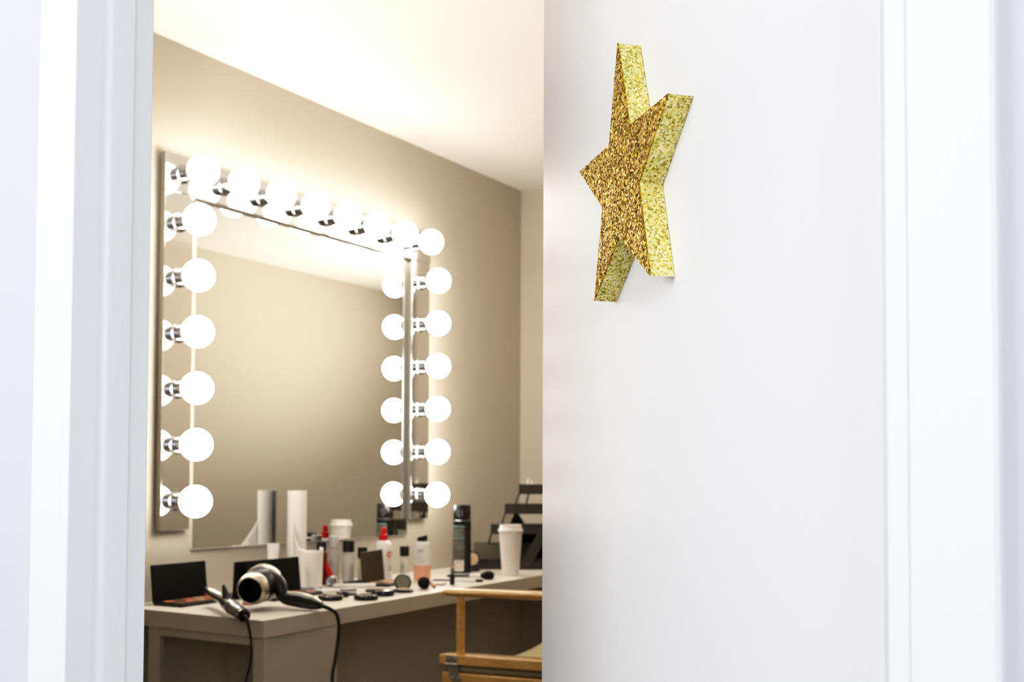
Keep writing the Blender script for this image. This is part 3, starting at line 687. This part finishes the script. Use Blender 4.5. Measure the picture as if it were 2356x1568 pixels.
# canvas seat sling
v = []; f = []; NX = 14; NY = 8
for j in range(NY+1):
    for i in range(NX+1):
        u = i/NX; y = -.215+(F-.02+.215)*j/NY; x = -W+.021+(2*W-.042)*u
        v.append((x, y, zz(y, .6085)-.038*math.sin(math.pi*u)))
for j in range(NY):
    for i in range(NX): f.append((j*(NX+1)+i, j*(NX+1)+i+1, (j+1)*(NX+1)+i+1, (j+1)*(NX+1)+i))
MB().add(v, f).build('seat_canvas', 'canvas_light', ch, smooth=60, solid=.002)
v = []; f = []
for j in range(5):
    for i in range(NX+1):
        u = i/NX; x = -W+2*W*u; v.append((x, -.222-.045*math.sin(math.pi*u), .86+.155*j/4))
for j in range(4):
    for i in range(NX): f.append((j*(NX+1)+i, j*(NX+1)+i+1, (j+1)*(NX+1)+i+1, (j+1)*(NX+1)+i))
MB().add(v, f).build('back_canvas', 'canvas_light', ch, smooth=60, solid=.002)

# ------------------------------------------------------------------ light
w = bpy.data.worlds.new('hall_daylight'); scn.world = w; w.use_nodes = True
bg = w.node_tree.nodes['Background']; bg.inputs['Color'].default_value = (.93, .955, 1, 1); bg.inputs['Strength'].default_value = .90
def area(name, loc, target, size, power, color):
    l = bpy.data.lights.new(name, 'AREA'); l.shape = 'RECTANGLE'; l.size = size[0]; l.size_y = size[1]; l.energy = power; l.color = color
    o = bpy.data.objects.new(name, l); COL.objects.link(o); o.location = loc
    o.rotation_euler = (Vector(target)-Vector(loc)).to_track_quat('-Z', 'Y').to_euler(); return o
area('hall_fill', (-1.3, 1.9, 1.9), (.95, .4, 1.15), (1.3, 1.3), 31, (.97, .98, 1))  # added area light, unseen, shaping the hallway light on the door
area('hall_side_fill', (-1.3, -1.2, 1.75), (.75, .5, 1.0), (.8, .8), 24, (.94, .97, 1))  # added unseen fill for the left door reveal and the star's sides
area('room_fill', (5.6, 1.3, 2.262), (5.3, 1.2, 0), (.9, .7), 9, (1, .92, .80))  # added light kept out of view, lifts the opposite wall in the mirror
area('ceiling_fill', (5.5, 1.95, .9), (4.6, 1.25, 2.28), (.9, .7), 30, (1, .93, .83)).data.spread = R(100)  # unseen light added to brighten the ceiling reflected in the mirror
area('corner_fill', (1.25, 2.05, 1.3), (2.5, 1.3, 2.28), (.5, .5), 8, (1, .93, .83)).data.spread = R(110)  # extra light added behind the left jamb to whiten the near ceiling

# ------------------------------------------------------------------ camera
cd = bpy.data.cameras.new('camera'); cam = bpy.data.objects.new('camera', cd); COL.objects.link(cam)
fw = Vector((.85397017, .51910008, .03563776)); r_ = Vector((.51930059, -.8545818, .0041044)); u_ = Vector((-.03258597, -.01500168, .99935634))
m = Matrix(((r_.x, u_.x, -fw.x, 0), (r_.y, u_.y, -fw.y, 0), (r_.z, u_.z, -fw.z, 1.075), (0, 0, 0, 1)))
cam.matrix_world = m
cd.sensor_fit = 'HORIZONTAL'; cd.sensor_width = 36; cd.lens = 36*2576.46/2356
cd.shift_y = (1008.3-784)/2356
cd.clip_start = .02
cd.dof.use_dof = True; cd.dof.focus_distance = 1.17; cd.dof.aperture_fstop = 9
scn.camera = cam
scn.view_settings.view_transform = 'Standard'; scn.view_settings.look = 'None'
scn.view_settings.exposure = 0; scn.view_settings.gamma = 1
try:
    scn.cycles.use_denoising = True; scn.cycles.denoiser = 'OPENIMAGEDENOISE'
    scn.cycles.max_bounces = 10; scn.cycles.diffuse_bounces = 5; scn.cycles.glossy_bounces = 6; scn.cycles.transmission_bounces = 8
    scn.cycles.caustics_reflective = False; scn.cycles.caustics_refractive = False
    scn.cycles.sample_clamp_indirect = 6
except Exception: pass

# tone curve of the film: a little more contrast
vs_ = scn.view_settings
vs_.use_curve_mapping = True
cv = vs_.curve_mapping.curves[3]
for x_, y_ in ((.03, .018), (.12, .105), (.45, .50), (.75, .815)):
    cv.points.new(x_, y_)
vs_.curve_mapping.update()
